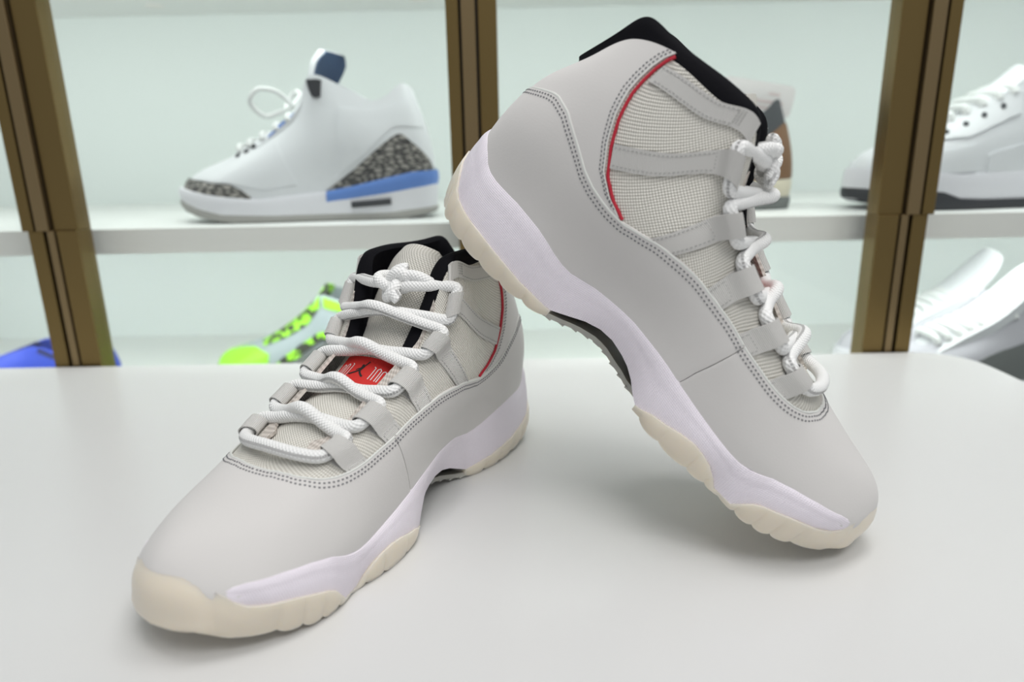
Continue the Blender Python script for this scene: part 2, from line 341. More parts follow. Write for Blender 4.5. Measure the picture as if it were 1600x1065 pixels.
# --- red label on the tongue, with emblem and letters as flat print
def tq(px, py, h):   # px across (cm, +lateral), py along tongue up (cm) measured from label centre
    i0 = np.interp(-15.6, -TCc[:,0], np.arange(90)); L = np.concatenate([[0],np.cumsum(np.linalg.norm(np.diff(TCc,axis=0),axis=1))])
    i = np.interp(np.interp(i0, np.arange(90), L) + py, L, np.arange(90)); x = np.interp(i, np.arange(90), TCc[:,0]); return tongue_pt(x, px, h)
mb = MB(); P = np.array([[tq(px*(1-.12*max(0,(py-.4))**2), py, .07) for py in np.linspace(-1.3,.95,10)] for px in np.linspace(-1.9,1.9,22)]); Q = P - .08*np.array([.5,0,.86])
slab(mb, P, Q); i_lab = part('tongue_label', mb, 'label_red', i_tongue, label='red woven tongue label')
def flat_poly(pts, h=.085):
    m2 = MB(); m2.add([tq(x, y, h) for x, y in pts], [tuple(range(len(pts)))]); return m2
def stroke(m2, pts, wd, h=.09):
    P = resample(np.array([(x, y, 0) for x, y in pts]), .05); t = np.gradient(P, axis=0); t /= np.linalg.norm(t, axis=1, keepdims=True); n = np.stack([-t[:,1], t[:,0]], 1) * wd / 2
    g = np.array([[tq(p[0]+k[0], p[1]+k[1], h), tq(p[0]-k[0], p[1]-k[1], h)] for p, k in zip(P, n)]); m2.add(g, grid_faces(len(P), 2), None)
m2 = MB(); kx = 0.0   # leaping figure: arm up, legs spread
for pts, wd in (([(.30,.62),(.22,.42),(.10,.22)],.09),([(.08,.24),(-.02,.0),(-.06,-.12)],.22),([(-.04,.05),(-.2,.0),(-.34,-.12)],.07),([(-.05,-.1),(-.3,-.28),(-.62,-.45),(-.72,-.45)],.12),([(-.04,-.12),(.12,-.32),(.34,-.5),(.42,-.48)],.13)): stroke(m2, pts, wd)
ang = np.linspace(0, 2*math.pi, 12, endpoint=False); m2.add([tq(-.0+.09*math.cos(t)-.0, .27+.09*math.sin(t), .09) for t in ang], [tuple(range(12))])
part('leaping_figure_emblem', m2, 'ink_black', i_lab, smooth=False)
m2 = MB()
def arch(x0, w_, y0, y1): return [(x0-.03,y0),(x0,y1-.1),(x0+w_*.5,y1),(x0+w_,y1-.1),(x0+w_-.03,y0)]
for g in ([(.86,-.6),(.92,.3),(.80,.36)], arch(1.10,.22,-.6,.34), arch(1.46,.22,-.6,.28)): stroke(m2, g, .055)
for g in ([(-.86,.36),(-.74,.3),(-.86,-.6)], arch(-1.24,.2,-.6,.32), arch(-1.6,.2,-.6,.26)): stroke(m2, g, .055)
part('label_letters', m2, 'thread_white', i_lab, smooth=False)
# --- braided trim along the throat edge
for sg in (1, -1):
    mb = MB(); s = np.linspace(5.5, 8.9, 90); SS = np.repeat(sv(s, sg)[:,None], 8, 1); VV = np.linspace(.955,1.0,8)[None] + np.interp(s, [6,6.5], [0,.05])[:,None]*np.linspace(0,1,8)[None]
    slab(mb, S(SS, VV, .09), S(SS, VV, -.10)); part('throat_trim', mb, 'trim')
# --- webbing lace loops
LOOPS = [((7.455,.63),(7.84,.66),(7.97,.945),(8.34,.93)),((6.66,.59),(7.03,.608),(7.2,.955),(7.57,.965)),((5.81,.54),(6.19,.55),(6.42,.93),(6.77,.945)),
         ((4.56,.49),(5.06,.505),(5.6,.85),(5.94,.885)),((3.29,.67),(3.47,.60),(5.1,.89),(5.31,.825)),((3.0,.95),(3.0,.885),(4.99,.995),(5.04,.925))]
LMID = {3: ((5.08, .63), (5.5, .655))}
HP = [(1.8,.10),(1.4,.16),(1.1,.40),(.85,.72),(.5,.86),(.2,.79),(.02,.6),(-.03,.42),(.02,.22),(.25,.06),(.7,.03),(1.3,.03)]
HP6 = [(1.2,.10),(.6,.13),(.15,.17),(.02,.15),(.0,.10),(.06,.05),(.5,.03)]
def lerp(a, b, t): return np.asarray(a) + (np.asarray(b) - np.asarray(a)) * t
LLEN = [np.linalg.norm(S(*lerp(l[0], l[1], .5)) - S(*lerp(l[2], l[3], .5))) for l in LOOPS]
def loop_pt(k, sg, across, d, hgt):
    """across 0 = heel side, 1 = toe side; d = distance from fold tip in cm (arrays allowed)"""
    across, d, hgt = np.broadcast_arrays(np.asarray(across, float), np.asarray(d, float), np.asarray(hgt, float)); bh, bt, fh, ft = LOOPS[k]; r = d / LLEN[k]; c = []
    for i in (0, 1):
        b = bh[i] + (bt[i] - bh[i]) * across; f = fh[i] + (ft[i] - fh[i]) * across; q_ = f + (b - f) * r
        if k in LMID:
            mh, mt = LMID[k]; m_ = mh[i] + (mt[i] - mh[i]) * across; q_ = q_ + np.where(r > 0, 4*r*(1-r), 0) * (m_ - (b + f)/2)
        c.append(q_)
    return S(sv(c[0], sg), c[1], hgt)
for sg in (1, -1):
    for k in range(6):
        bh, bt, fh, ft = LOOPS[k]; L = np.linalg.norm(S(*lerp(bh, bt, .5)) - S(*lerp(fh, ft, .5)))
        hp = HP if k < 5 else HP6
        flatd = [(d, .10) for d in np.linspace(L + .1, hp[0][0] + .3, 5)] if L > hp[0][0] + .5 else [(L + .1, .09)]
        prof = catmull(np.array([(d, h_, 0) for d, h_ in flatd + hp]), 46)[:, :2]
        P = loop_pt(k, sg, np.linspace(0, 1, 7)[None], prof[:, :1], prof[:, 1:])
        nr = grid_normals(P); c = loop_pt(k, sg, .5, .45, .38)
        if ((P[-16] - c) * nr[-16]).sum() < 0: nr = -nr
        mb = MB(); slab(mb, P + nr * .035, P - nr * .035); part('lace_loop', mb, 'webbing')
# --- lace: one rope through ten loops, knotted over the tongue
LR = .35
def lc(k, sg, ac): return loop_pt(k, sg, ac, .46, .42)
def cross(p0, p1, over, extra=0.):
    """strand between two loops: straight, lifted where the tongue or the other strand is in the way"""
    out = []
    for t in (.14, .3, .42, .5, .58, .7, .86):
        base = lerp(p0, p1, t); c0 = tongue_pt(base[0], base[1], 0.); n = tongue_pt(base[0], base[1], 1.) - c0
        k = math.exp(-((t - .5)/.2)**2); need = (c0 - base) @ n
        out.append(base + n*max(need + .37 + extra*min(1, 4*t, 4 - 4*t) + (.60*k if over else 0), (.36*k if over else -.34*k) + extra*.8*min(1, 7*t, 7 - 7*t)))
    return out
KNOT = np.array([12.5, .35, 13.9]); kn = np.array([.82,0,.57]); ku = np.array([-.57,0,.82]); ky = np.array([0,1.,0])
def kp(y, u, n): return KNOT + ky*y + ku*u + kn*n
path = [kp(.75,-.05,.1), kp(1.5,.05,.1)]
order = [(4,1),(3,-1),(2,1),(1,-1),(0,1)]
for j, (k, sg) in enumerate(order):
    path += [lc(k, sg, -.25), lc(k, sg, .15), lc(k, sg, .85), lc(k, sg, 1.25)]
    if k > 0:
        k2, s2 = order[j+1]; path += cross(lc(k, sg, 1.25), lc(k2, s2, -.25), over=(sg < 0), extra={4: .62, 3: .2}.get(k, 0.))
path += [np.array([22.55,1.7,7.18]), np.array([22.75,0,7.32]), np.array([22.55,-1.7,7.18])]
order = [(0,-1),(1,1),(2,-1),(3,1),(4,-1)]
for j, (k, sg) in enumerate(order):
    path += [lc(k, sg, 1.25), lc(k, sg, .85), lc(k, sg, .15), lc(k, sg, -.25)]
    if k < 4:
        k2, s2 = order[j+1]; path += cross(lc(k, sg, -.25), lc(k2, s2, 1.25), over=(sg > 0), extra={3: .62, 2: .2}.get(k, 0.))
path += [kp(-1.9,.1,.0), kp(-.9,.05,.15), kp(-.5,0,.1)]
mb = MB(); LP_ = smooth_path(resample(catmull(path, 1600), .08), 30); tube(mb, LP_, LR, 14); i_lace = part('lace', mb, 'lace')
mb = MB(); t = np.linspace(0, 2*math.pi, 180, endpoint=False)
K3 = np.array([kp(.42*(math.sin(x)+1.75*math.sin(2*x)), .33*(math.cos(x)-1.75*math.cos(2*x)), .32*-math.sin(3*x)+.25) for x in t])
tube(mb, K3, LR, 12, closed=True)
tube(mb, catmull([kp(.2,.3,.2), kp(.9,.55,.35), kp(1.7,.62,.15), kp(2.4,.45,-.5), kp(2.7,.2,-1.2)], 40), LR, 12)
tube(mb, catmull([kp(0,-.2,.3), kp(.45,-.6,.5), kp(.8,-.95,.45), kp(.95,-1.05,.35)], 24), np.r_[np.full(21, LR), .3, .26, .16], 12)
tube(mb, catmull([kp(-.2,.2,.3), kp(.1,.7,.45), kp(.5,1.0,.35), kp(.75,1.05,.2)], 24), np.r_[np.full(21, LR), .3, .26, .16], 12)
part('lace_knot', mb, 'lace', i_lace)
# --- midsole
def outward(P):  # horizontal outward direction of a curve running heel -> toe on the lateral side
    t = np.gradient(P, axis=0); n = np.stack([-t[:,1], t[:,0], np.zeros(len(P))], 1); n /= np.linalg.norm(n, axis=1, keepdims=True) + 1e-9; return n
s = np.concatenate([np.linspace(0, 2, 40), np.linspace(2.05, 9.31, 230)])
oft = .25 - .17*np.clip((s - 9.0)/.31, 0, 1); tk = np.clip((s - 9.22)/.09, 0, 1); oft = oft*(1 - tk) - .06*tk; ct = S(s, vt(s), oft); cb = msb(s)*(1 - tk)[:,None] + S(s, vt(s) - .012, -.02)*tk[:,None]; ow = outward(catmull(cb[::6], len(s))); ow[0] = (-1,0,0)
ti = S(s, np.minimum(vt(s) + .012, 1), .10)
nw = 14; W_ = np.linspace(0, 1, nw)
thick = np.linalg.norm(ct - cb, axis=1); taper = np.clip(thick / 1.2, 0, 1)
def mid_rows(sgn):
    rows = [side(ti, sgn)]
    if sgn < 0: rows = [S(20 - s, np.minimum(vt(s)+.012,1), .10)]
    top = ct if sgn > 0 else S(20 - s, vt(s), oft); bot = side(cb, sgn); o_ = side(ow, sgn, 1.0)
    for w in W_:
        b_ = (.10*np.sin(math.pi*w) + .05*np.sin(math.pi*min(1,w*3)) ) * taper
        rows.append(top*(1-w) + bot*w + o_*b_[:,None])
    rows.append(bot*np.array([1,.72,1]) + np.array([0,0,.05])); return rows
lat, med = mid_rows(1), mid_rows(-1)
P = np.stack(lat + med[::-1], 1); uvL = grid_uv(np.stack(lat,1)); uvM = grid_uv(np.stack(med,1))
mb = MB(); mb.add(P, grid_faces(*P.shape[:2]), np.concatenate([uvL, uvM[:, ::-1]], 1)); mb.f.append(tuple(reversed(range((len(s)-1)*P.shape[1], len(s)*P.shape[1])))); part('midsole', mb, 'midsole')
# --- outsole: heel piece and forefoot piece with scalloped tread edge
BUMP = np.array([(9.31,.245),(9.45,.31),(9.6,.365),(9.75,.372),(9.9,.37),(10,.37)])
def top_out(s, sgn):
    a_ = msb(s); vb = np.interp(s, BUMP[:,0], BUMP[:,1]); b_ = S(s if sgn > 0 else 20 - s, vb, .15)
    k = np.clip((s - 9.25) / .12, 0, 1)[:, None]; return side(a_, sgn)*(1-k) + b_*k
def outsole(s, notches, bulge, top_in):
    cs = {}
    g = ground(s); o_ = outward(catmull(g[::4], len(s)))
    if s[0] < .01: o_[0] = (-1,0,0)
    if s[-1] > 9.99: o_[-1] = (1,0,0)
    dist = np.min(np.abs(g[:,0][:,None] - np.array(notches)[None]), axis=1)
    nx = np.array(sorted(notches)); xx_ = np.interp(g[:,0], np.r_[nx[0]-1.5, nx, nx[-1]+1.5], np.arange(len(nx)+2)); lobe = np.sin(math.pi*(xx_ - np.floor(xx_ - 1e-9)))**.45; nt_ = (1 - lobe)*.9; sc = lobe
    secs = []
    for sgn in (1, -1):
        top = top_out(s, sgn); gg = side(g, sgn); oo = side(o_, sgn, 1.0); inn = top*1.0
        rows = [top - oo*.25 + np.array([0,0,top_in])]
        if s[-1] > 9.99:
            kk = np.clip((s - 9.0)/.3, 0, 1)[:,None]; rows[0] = rows[0]*(1-kk) + S(s if sgn > 0 else 20 - s, np.interp(s, BUMP[:,0], BUMP[:,1]) - .03, .02)*kk
        hgt = np.clip((top[:,2]-gg[:,2])/.9, .15, 1)
        for w in np.linspace(0, 1, 13):
            b_ = (bulge*np.sin(math.pi*min(1, .08+w))**.6 * (1-.75*(1-sc)*min(1,.25+w*1.3)) + .05) * hgt
            z_ = nt_ * .26 * max(0, (w-.35)/.65) * hgt
            b_ = b_*(1 - np.clip((s - 9.0)/.4, 0, 1)*max(0, 1 - w/.4)) if s[-1] > 9.99 else b_
            p_ = top*(1-w) + gg*w + oo*b_[:,None]
            if s[-1] > 9.99:
                vb_ = np.interp(s, BUMP[:,0], BUMP[:,1]); q1 = S(s if sgn > 0 else 20 - s, vb_ + (.0 - vb_)*min(1, w/.62), .13 + .25*math.sin(min(1, w/.62)*math.pi/2)); u_ = max(0, (w-.62)/.38)
                q1 = q1*(1-u_) + gg*u_ + oo*(.18*math.sin(u_*math.pi)); kk = np.clip((s - 9.15)/.3, 0, 1)[:,None]; kk = kk*kk*(3-2*kk); p_ = p_*(1-kk) + q1*kk
            p_[:,2] += z_; rows.append(p_)
        b2 = gg - oo*.25; b2[:,2] += nt_*.22 + .04; rows.append(b2)
        secs.append(rows)
    P = np.stack(secs[0] + [np.stack([g[:,0], g[:,1]*0, g[:,2]+.12], 1)] + secs[1][::-1], 1); mb = MB(); n2 = P.shape[1]
    mb.add(P, grid_faces(*P.shape[:2]), None); mb.f += [tuple(range(n2)), tuple(reversed(range((len(s)-1)*n2, len(s)*n2)))]; return mb
part('heel_outsole', outsole(np.linspace(0, 3.97, 150), [.3,1.1,2.5,4.1,5.8,7.45], .16, .0), 'outsole')
part('forefoot_outsole', outsole(np.concatenate([np.linspace(6.13, 9.3, 230), np.linspace(9.315, 10, 60)]), [18.35,20.3,21.55,22.6,23.6,24.7,25.7,26.8,29.25], .17, .0), 'outsole')
# --- carbon shank plate and ribbed bridge under the arch
s = np.linspace(3.75, 6.35, 50); P = []
for yy in np.linspace(-1, 1, 17):
    b_ = msb(s); b_[:,1] *= yy*.97*np.where(yy<0,1.03,1); b_[:,2] += .06 - .75*(1-abs(yy)**2.2)*np.sin(np.linspace(0,math.pi,50))**.6; P.append(b_)
P = np.stack(P, 1); mb = MB(); slab(mb, P + np.array([0,0,.12]), P); part('shank_plate', mb, 'carbon')
mb = MB(); x = np.linspace(7.8, 17.6, 50); zb = np.interp(x, [7.8,9,10,11,12,13,14,15,17.6], [.1,.12,.3,.55,.68,.6,.35,.15,.1])
yl = np.interp(x, [7.8,9,10.5,12.5,14.5,16,17.6], [2.6,2.5,1.9,1.55,1.8,2.6,3.2]); P = np.stack([np.stack([x, yl*k_, zb+.3], 1) for k_ in np.linspace(-1.25,1,9)], 1)
slab(mb, P, P - np.array([0,0,.3]))
for xx in np.arange(9.2, 15.9, .78):
    z_ = np.interp(xx, x, zb); y_ = np.interp(xx, x, yl); box_at(mb, (xx, y_*-.12, z_), np.array([1.,0,0]), np.array([0,1.,0]), np.array([0,0,1.]), .5, y_*2.2, .12)
part('outsole_bridge', mb, 'outsole_grey')
# --- stitching
def dashes(mb, P, N, step, ln, wd, skip=0):
    d = np.concatenate([[0], np.cumsum(np.linalg.norm(np.diff(P, axis=0), axis=1))]); k = np.arange(step*.5, d[-1], step)
    for t_ in k:
        c = np.array([np.interp(t_, d, P[:,i]) for i in range(3)]); n = np.array([np.interp(t_, d, N[:,i]) for i in range(3)]); n /= np.linalg.norm(n)
        i = min(np.searchsorted(d, t_), len(P)-1); T = P[i]-P[i-1]; T = T - n*(T@n); T /= np.linalg.norm(T)+1e-9; box_at(mb, c, T, np.cross(n, T), n, ln, wd, .05)
mb = MB(); s = np.linspace(-10, 10, 701); lv = np.linalg.norm(S.p(s, vm(s)) - S.p(s, vm(s) - .05), axis=1) / .05
for dd in (.24, .46):
    v = vm(s) - dd / lv; dashes(mb, S(s, v, .185), S.nrm(s, v), .235, .11, .07)
for sg in (1, -1):
    v = np.linspace(.5, 1.0, 200); ls = np.linalg.norm(S.p(sp(v), v) - S.p(sp(v) - .1, v), axis=1) / .1
    for dd in (.42, .62):
        ss = sv(sp(v) - dd/ls, sg); dashes(mb, S(ss, v, .135), S.nrm(ss, v), .22, .11, .06)
part('stitching', mb, 'stitch', smooth=False, kind='stuff')
mb = MB()
for sg in (1, -1):
    for k in range(6):
        d0 = (1.15 if k < 5 else .95)
        for dd in (0, .18, .36):
            for ac in np.linspace(.2, .8, 5):
                p0, p1 = loop_pt(k, sg, ac-.05, d0+dd, .17 if dd == 0 and k < 5 else .145), loop_pt(k, sg, ac+.05, d0+dd, .17 if dd == 0 and k < 5 else .145); T = p1-p0; T /= np.linalg.norm(T); n = loop_pt(k, sg, ac, d0, 1.)-loop_pt(k, sg, ac, d0, 0); n /= np.linalg.norm(n)
                n = n - T*(n@T); n /= np.linalg.norm(n); box_at(mb, p0, T, np.cross(n, T), n, .11, .05, .05)
        bh, bt, fh, ft = LOOPS[k]; L = np.linalg.norm(S(*lerp(bh, bt, .5)) - S(*lerp(fh, ft, .5)))
        for ac in (.14, .86):
            d_ = np.linspace(1.3, L, 30); P = loop_pt(k, sg, ac, d_, .14); N = loop_pt(k, sg, ac, d_, 1.) - loop_pt(k, sg, ac, d_, 0.)
            dashes(mb, P, N, .22, .12, .045)
part('loop_stitching', mb, 'stitch_pale', smooth=False, kind='stuff')
# --- assemble the two shoes
def place(name, label, M3, t, mirror):
    M4 = Matrix([[M3[i][0], M3[i][1], M3[i][2], t[i]*CM] for i in range(3)] + [[0,0,0,1]])
    root = empty(name, label, 'shoe', M4, 'pair of pale grey high-top sneakers'); objs = []
    for nm, mb, mk, par, smooth, props in PARTS:
        me = to_mesh(nm, mb, M[mk], mirror, smooth); objs.append(link(nm, me, objs[par] if par is not None else root, **props))
    return root
place('high_top_sneaker', 'pale grey high-top sneaker standing flat on the white table, toe towards the viewer', [[-0.5054, 0.86288, 0.0], [-0.86288, -0.5054, 0.0], [0.0, 0.0, 1.0]], (-1.3546, 51.872, 0.0), False)
place('high_top_sneaker', 'pale grey high-top sneaker tilted on its toe, heel resting on the other shoe', [[0.72094, 0.37868, 0.58039], [-0.30031, 0.9255, -0.2308], [-0.62455, -0.0079, 0.78095]], (-4.0742, 43.8034, 17.8419), True)
# ================================================================== the setting
M['table'] = mat('white_table_laminate', (0.70, 0.70, 0.695), 0.28, bump=(60, 0.03))
M['wall'] = mat('cabinet_white_panel', (0.80, 0.845, 0.825), 0.6)
M['shelf'] = mat('white_shelf_laminate', (0.80, 0.81, 0.79), 0.45)
M['shelf_edge'] = mat('shelf_front_edge', (0.84, 0.81, 0.775), 0.5)
M['gold'] = mat('bronze_gold_anodised', (0.21, 0.145, 0.055), 0.36, metal=0.85)
M['gold_light'] = mat('bronze_gold_strip', (0.27, 0.195, 0.10), 0.35, metal=0.85)
M['gap'] = mat('black_seal', (0.02, 0.016, 0.01), 0.6)
M['floor'] = mat('grey_floor', (0.42, 0.42, 0.41), 0.5)
def glass_mat():
    m = bpy.data.materials.new('clear_glass'); m.use_nodes = True; nt = m.node_tree; nt.nodes.clear()
    o = nt.nodes.new('ShaderNodeOutputMaterial'); t = nt.nodes.new('ShaderNodeBsdfTransparent'); t.inputs[0].default_value = (.97,.985,.98,1)
    g = nt.nodes.new('ShaderNodeBsdfGlossy'); g.inputs['Roughness'].default_value = .02; x = nt.nodes.new('ShaderNodeMixShader'); x.inputs[0].default_value = .035
    nt.links.new(t.outputs[0], x.inputs[1]); nt.links.new(g.outputs[0], x.inputs[2]); nt.links.new(x.outputs[0], o.inputs[0]); return m
M['glass'] = glass_mat()
EX, EY, EZ = np.array([1.,0,0]), np.array([0,1.,0]), np.array([0,0,1.])
def cbox(mb, x0, x1, y0, y1, z0, z1): box_at(mb, ((x0+x1)/2, (y0+y1)/2, (z0+z1)/2), EX, EY, EZ, x1-x0, y1-y0, z1-z0)
def boxmesh(name, dims, mk, parent=None, bevel=0, **props):
    mb = MB(); cbox(mb, *dims); o = link(name, to_mesh(name, mb, M[mk], smooth=False), parent, **props)
    if bevel:
        b = o.modifiers.new('bevel', 'BEVEL'); b.width = bevel*CM; b.segments = 3
    return o
def prism(mb, pts, z0, z1):
    n = len(pts); v = [(x, y, z1) for x, y in pts] + [(x, y, z0) for x, y in pts]
    mb.add(v, [tuple(range(n)), tuple(reversed(range(n, 2*n)))] + [(i, i+n, (i+1) % n + n, (i+1) % n) for i in range(n)])
boxmesh('floor', (-300, 300, -250, 135, -86, -85), 'floor', kind='structure')
# display table with rounded corners
def rrect(x0, x1, y0, y1, r, n=8):
    out = []
    for cx_, cy_, a0 in ((x1-r, y1-r, 0), (x0+r, y1-r, 90), (x0+r, y0+r, 180), (x1-r, y0+r, 270)):
        for k in range(n+1):
            t = math.radians(a0 + 90*k/n); out.append((cx_ + r*math.cos(t), cy_ + r*math.sin(t)))
    return out
t_root = empty('display_table', 'white laminate table top with rounded corners carrying the two high-top sneakers', 'table', Matrix.Translation((0,0,0)))
mb = MB(); prism(mb, rrect(-115, 47.2, -30, 70.5, 5), -3.2, 0); o = link('table_top', to_mesh('table_top', mb, M['table'], sharp=30), t_root)
for x in (-105, 38):
    for y in (-20, 60): boxmesh('table_leg', (x-2, x+2, y-2, y+2, -85, -3.2), 'table', t_root)
# glass-fronted cabinet behind the table (slightly turned against the table edge)
CA = math.radians(1.2)
boxmesh('wall_back', (-200, 200, 121, 124, -85, 80), 'wall', kind='structure')
def shelf(name, label, dims, tilt=0):
    r = empty(name, label, 'shelf'); x0, x1, y0, y1, z0, z1 = dims
    boxmesh('board', (x0, x1, y0+.4, y1, z0, z1), 'shelf', r); boxmesh('edge_band', (x0, x1, y0, y0+.4, z0, z1), 'shelf_edge', r, label='greyish beige front edge'); return r
sh = shelf('cabinet_shelf', 'white shelf board with beige edge carrying the white and blue sneaker', (-150, 150, 76.5, 121, 11.35, 14.1))
shelf('cabinet_shelf', 'lower white shelf behind the table carrying the neon green sneaker', (-150, 150, 76.5, 121, -12.6, -9.8))
top = shelf('cabinet_shelf', 'uppermost white shelf board with small round downlights underneath', (-150, 150, 76.5, 121, 44.0, 46.6))
for x in (-54, -14, 6, 45):
    mb = MB(); a = np.arange(20)*2*math.pi/20; prism(mb, [(x + 1.3*math.cos(t), 113 + 1.3*math.sin(t)) for t in a], 43.8, 44.05); link('downlight', to_mesh('downlight', mb, M['shelf_edge'], smooth=False), top)
# bronze door stiles between the glass panes
def post(xc, label, mirror, w):
    r = empty('door_stile', label, 'door frame', Matrix.Translation((xc*CM, .71, -.40))); k = -1 if mirror else 1
    def bx(name, x0, x1, y0, y1, z0, z1, mk):
        a, b = sorted((x0*k, x1*k)); boxmesh(name, (a, b, y0, y1, z0+40, z1+40), mk, r, bevel=.08)
    h = w/2
    bx('back_plate', -h+.1, h-.1, .9, 2.6, -40, 75, 'gap')
    # lower door frame
    bx('outer_stile', -h, -h+1.55, 0, 2.4, -40, 14.6, 'gold'); bx('centre_strip', -h+2.0, -h+2.75, -.1, 1.4, -40, 14.6, 'gold_light'); bx('inner_stile', -h+2.95, h, 0, 2.6, -40, 14.6, 'gold')
    # upper door frame, set over by a step
    bx('outer_stile', -h-.45, -h+.75, -.2, 2.4, 14.6, 75, 'gold'); bx('centre_strip', -h+1.0, -h+2.35, -.2, 1.4, 14.6, 75, 'gold_light'); bx('inner_stile', -h+2.6, h, .3, 2.6, 14.6, 75, 'gold')
    return r
post(-48.0, 'bronze cabinet door stile at the left, in front of the blue shoe', False, 5.1)
post(-3.66, 'bronze cabinet door stile in the middle, behind the tilted sneaker', False, 4.4)
post(39.8, 'bronze cabinet door stile at the right, crossing the white shoe with black sole', True, 5.1)
for x0, x1, lb in ((-46.0, -5.6, 'clear glass pane in front of the white and blue sneaker'), (-1.7, 37.6, 'clear glass pane behind the tilted sneaker'), (41.9, 90, 'clear glass pane at the right behind the table corner'), (-95, -50.2, 'clear glass pane at the far left beyond the bronze stile')):
    g = boxmesh('glass_pane', (x0, x1, 72.0, 72.4, -40, 75), 'glass'); g['label'] = lb; g['category'] = 'glass pane'; g['group'] = 'glass panes of the cabinet doors'
# ================================================================== display shoes in the cabinet
M['white_l'] = mat('white_leather', (0.72, 0.73, 0.75), 0.45, bump=(700, .15))
M['white_m'] = mat('white_midsole_rubber', (0.74, 0.73, 0.77), 0.5)
M['grey_s'] = mat('grey_rubber', (0.34, 0.33, 0.31), 0.6)
M['blue'] = mat('mid_blue_rubber', (0.10, 0.22, 0.58), 0.5)
M['navy'] = mat('navy_lining', (0.03, 0.07, 0.15), 0.7)
M['blk'] = mat('black_rubber', (0.008, 0.009, 0.013), 0.6)
M['royal'] = mat('royal_blue_upper', (0.03, 0.07, 0.55), 0.6)
M['royal_dk'] = mat('dark_royal_lining', (0.012, 0.02, 0.12), 0.8)
M['neon'] = mat('neon_green_upper', (0.33, 0.78, 0.02), 0.5)
M['ice'] = mat('ice_grey_mesh', (0.36, 0.42, 0.44), 0.6)
M['mgrey'] = mat('mid_grey_suede', (0.16, 0.17, 0.165), 0.8)
M['lgrey'] = mat('light_grey_mesh', (0.52, 0.51, 0.55), 0.8, bump=(900, .4))
M['dgrey'] = mat('dark_grey_canvas', (0.05, 0.055, 0.06), 0.8)
M['tan'] = mat('tan_brown_leather', (0.20, 0.10, 0.04), 0.6)
M['cream'] = mat('cream_rubber', (0.72, 0.66, 0.52), 0.5)
M['lace_w'] = mat('white_lace', (0.78, 0.79, 0.78), 0.8)
M['silver'] = mat('silver_trim', (0.75, 0.75, 0.76), 0.2, metal=.9)
M['tagcard'] = mat('pale_tag_card', (0.70, 0.67, 0.66), 0.5)
M['tagprint'] = mat('faint_pink_print', (0.62, 0.52, 0.51), 0.6)
def voronoi_mat(name, c0, c1, scale, lo, hi):
    m, nt, b = new_mat(name); tc = nt.nodes.new('ShaderNodeTexCoord'); v = nt.nodes.new('ShaderNodeTexVoronoi'); v.feature = 'DISTANCE_TO_EDGE'; v.inputs['Scale'].default_value = scale
    mp = nt.nodes.new('ShaderNodeMapping'); mp.inputs['Scale'].default_value = (.6, 1, 1.4); nt.links.new(tc.outputs['Object'], mp.inputs[0]); nt.links.new(mp.outputs[0], v.inputs['Vector'])
    r = nt.nodes.new('ShaderNodeValToRGB'); r.color_ramp.elements[0].position = lo; r.color_ramp.elements[1].position = hi; r.color_ramp.elements[0].color = (*c0, 1); r.color_ramp.elements[1].color = (*c1, 1)
    nt.links.new(v.outputs['Distance'], r.inputs[0]); nt.links.new(r.outputs[0], b.inputs['Base Color']); b.inputs['Roughness'].default_value = .6; return m
M['elephant'] = voronoi_mat('elephant_print', (0.035, 0.032, 0.03), (0.33, 0.31, 0.28), 150, .08, .22)
def blotch_mat():
    m, nt, b = new_mat('neon_black_camo'); tc = nt.nodes.new('ShaderNodeTexCoord'); n = nt.nodes.new('ShaderNodeTexNoise'); n.inputs['Scale'].default_value = 75; n.inputs['Detail'].default_value = 1
    r = nt.nodes.new('ShaderNodeValToRGB'); r.color_ramp.interpolation = 'CONSTANT'; r.color_ramp.elements[0].color = (.03,.035,.02,1); r.color_ramp.elements[1].position = .5; r.color_ramp.elements[1].color = (.33,.78,.02,1)
    nt.links.new(tc.outputs['Object'], n.inputs['Vector']); nt.links.new(n.outputs['Fac'], r.inputs[0]); nt.links.new(r.outputs[0], b.inputs['Base Color']); b.inputs['Roughness'].default_value = .6; return m
M['camo'] = blotch_mat()
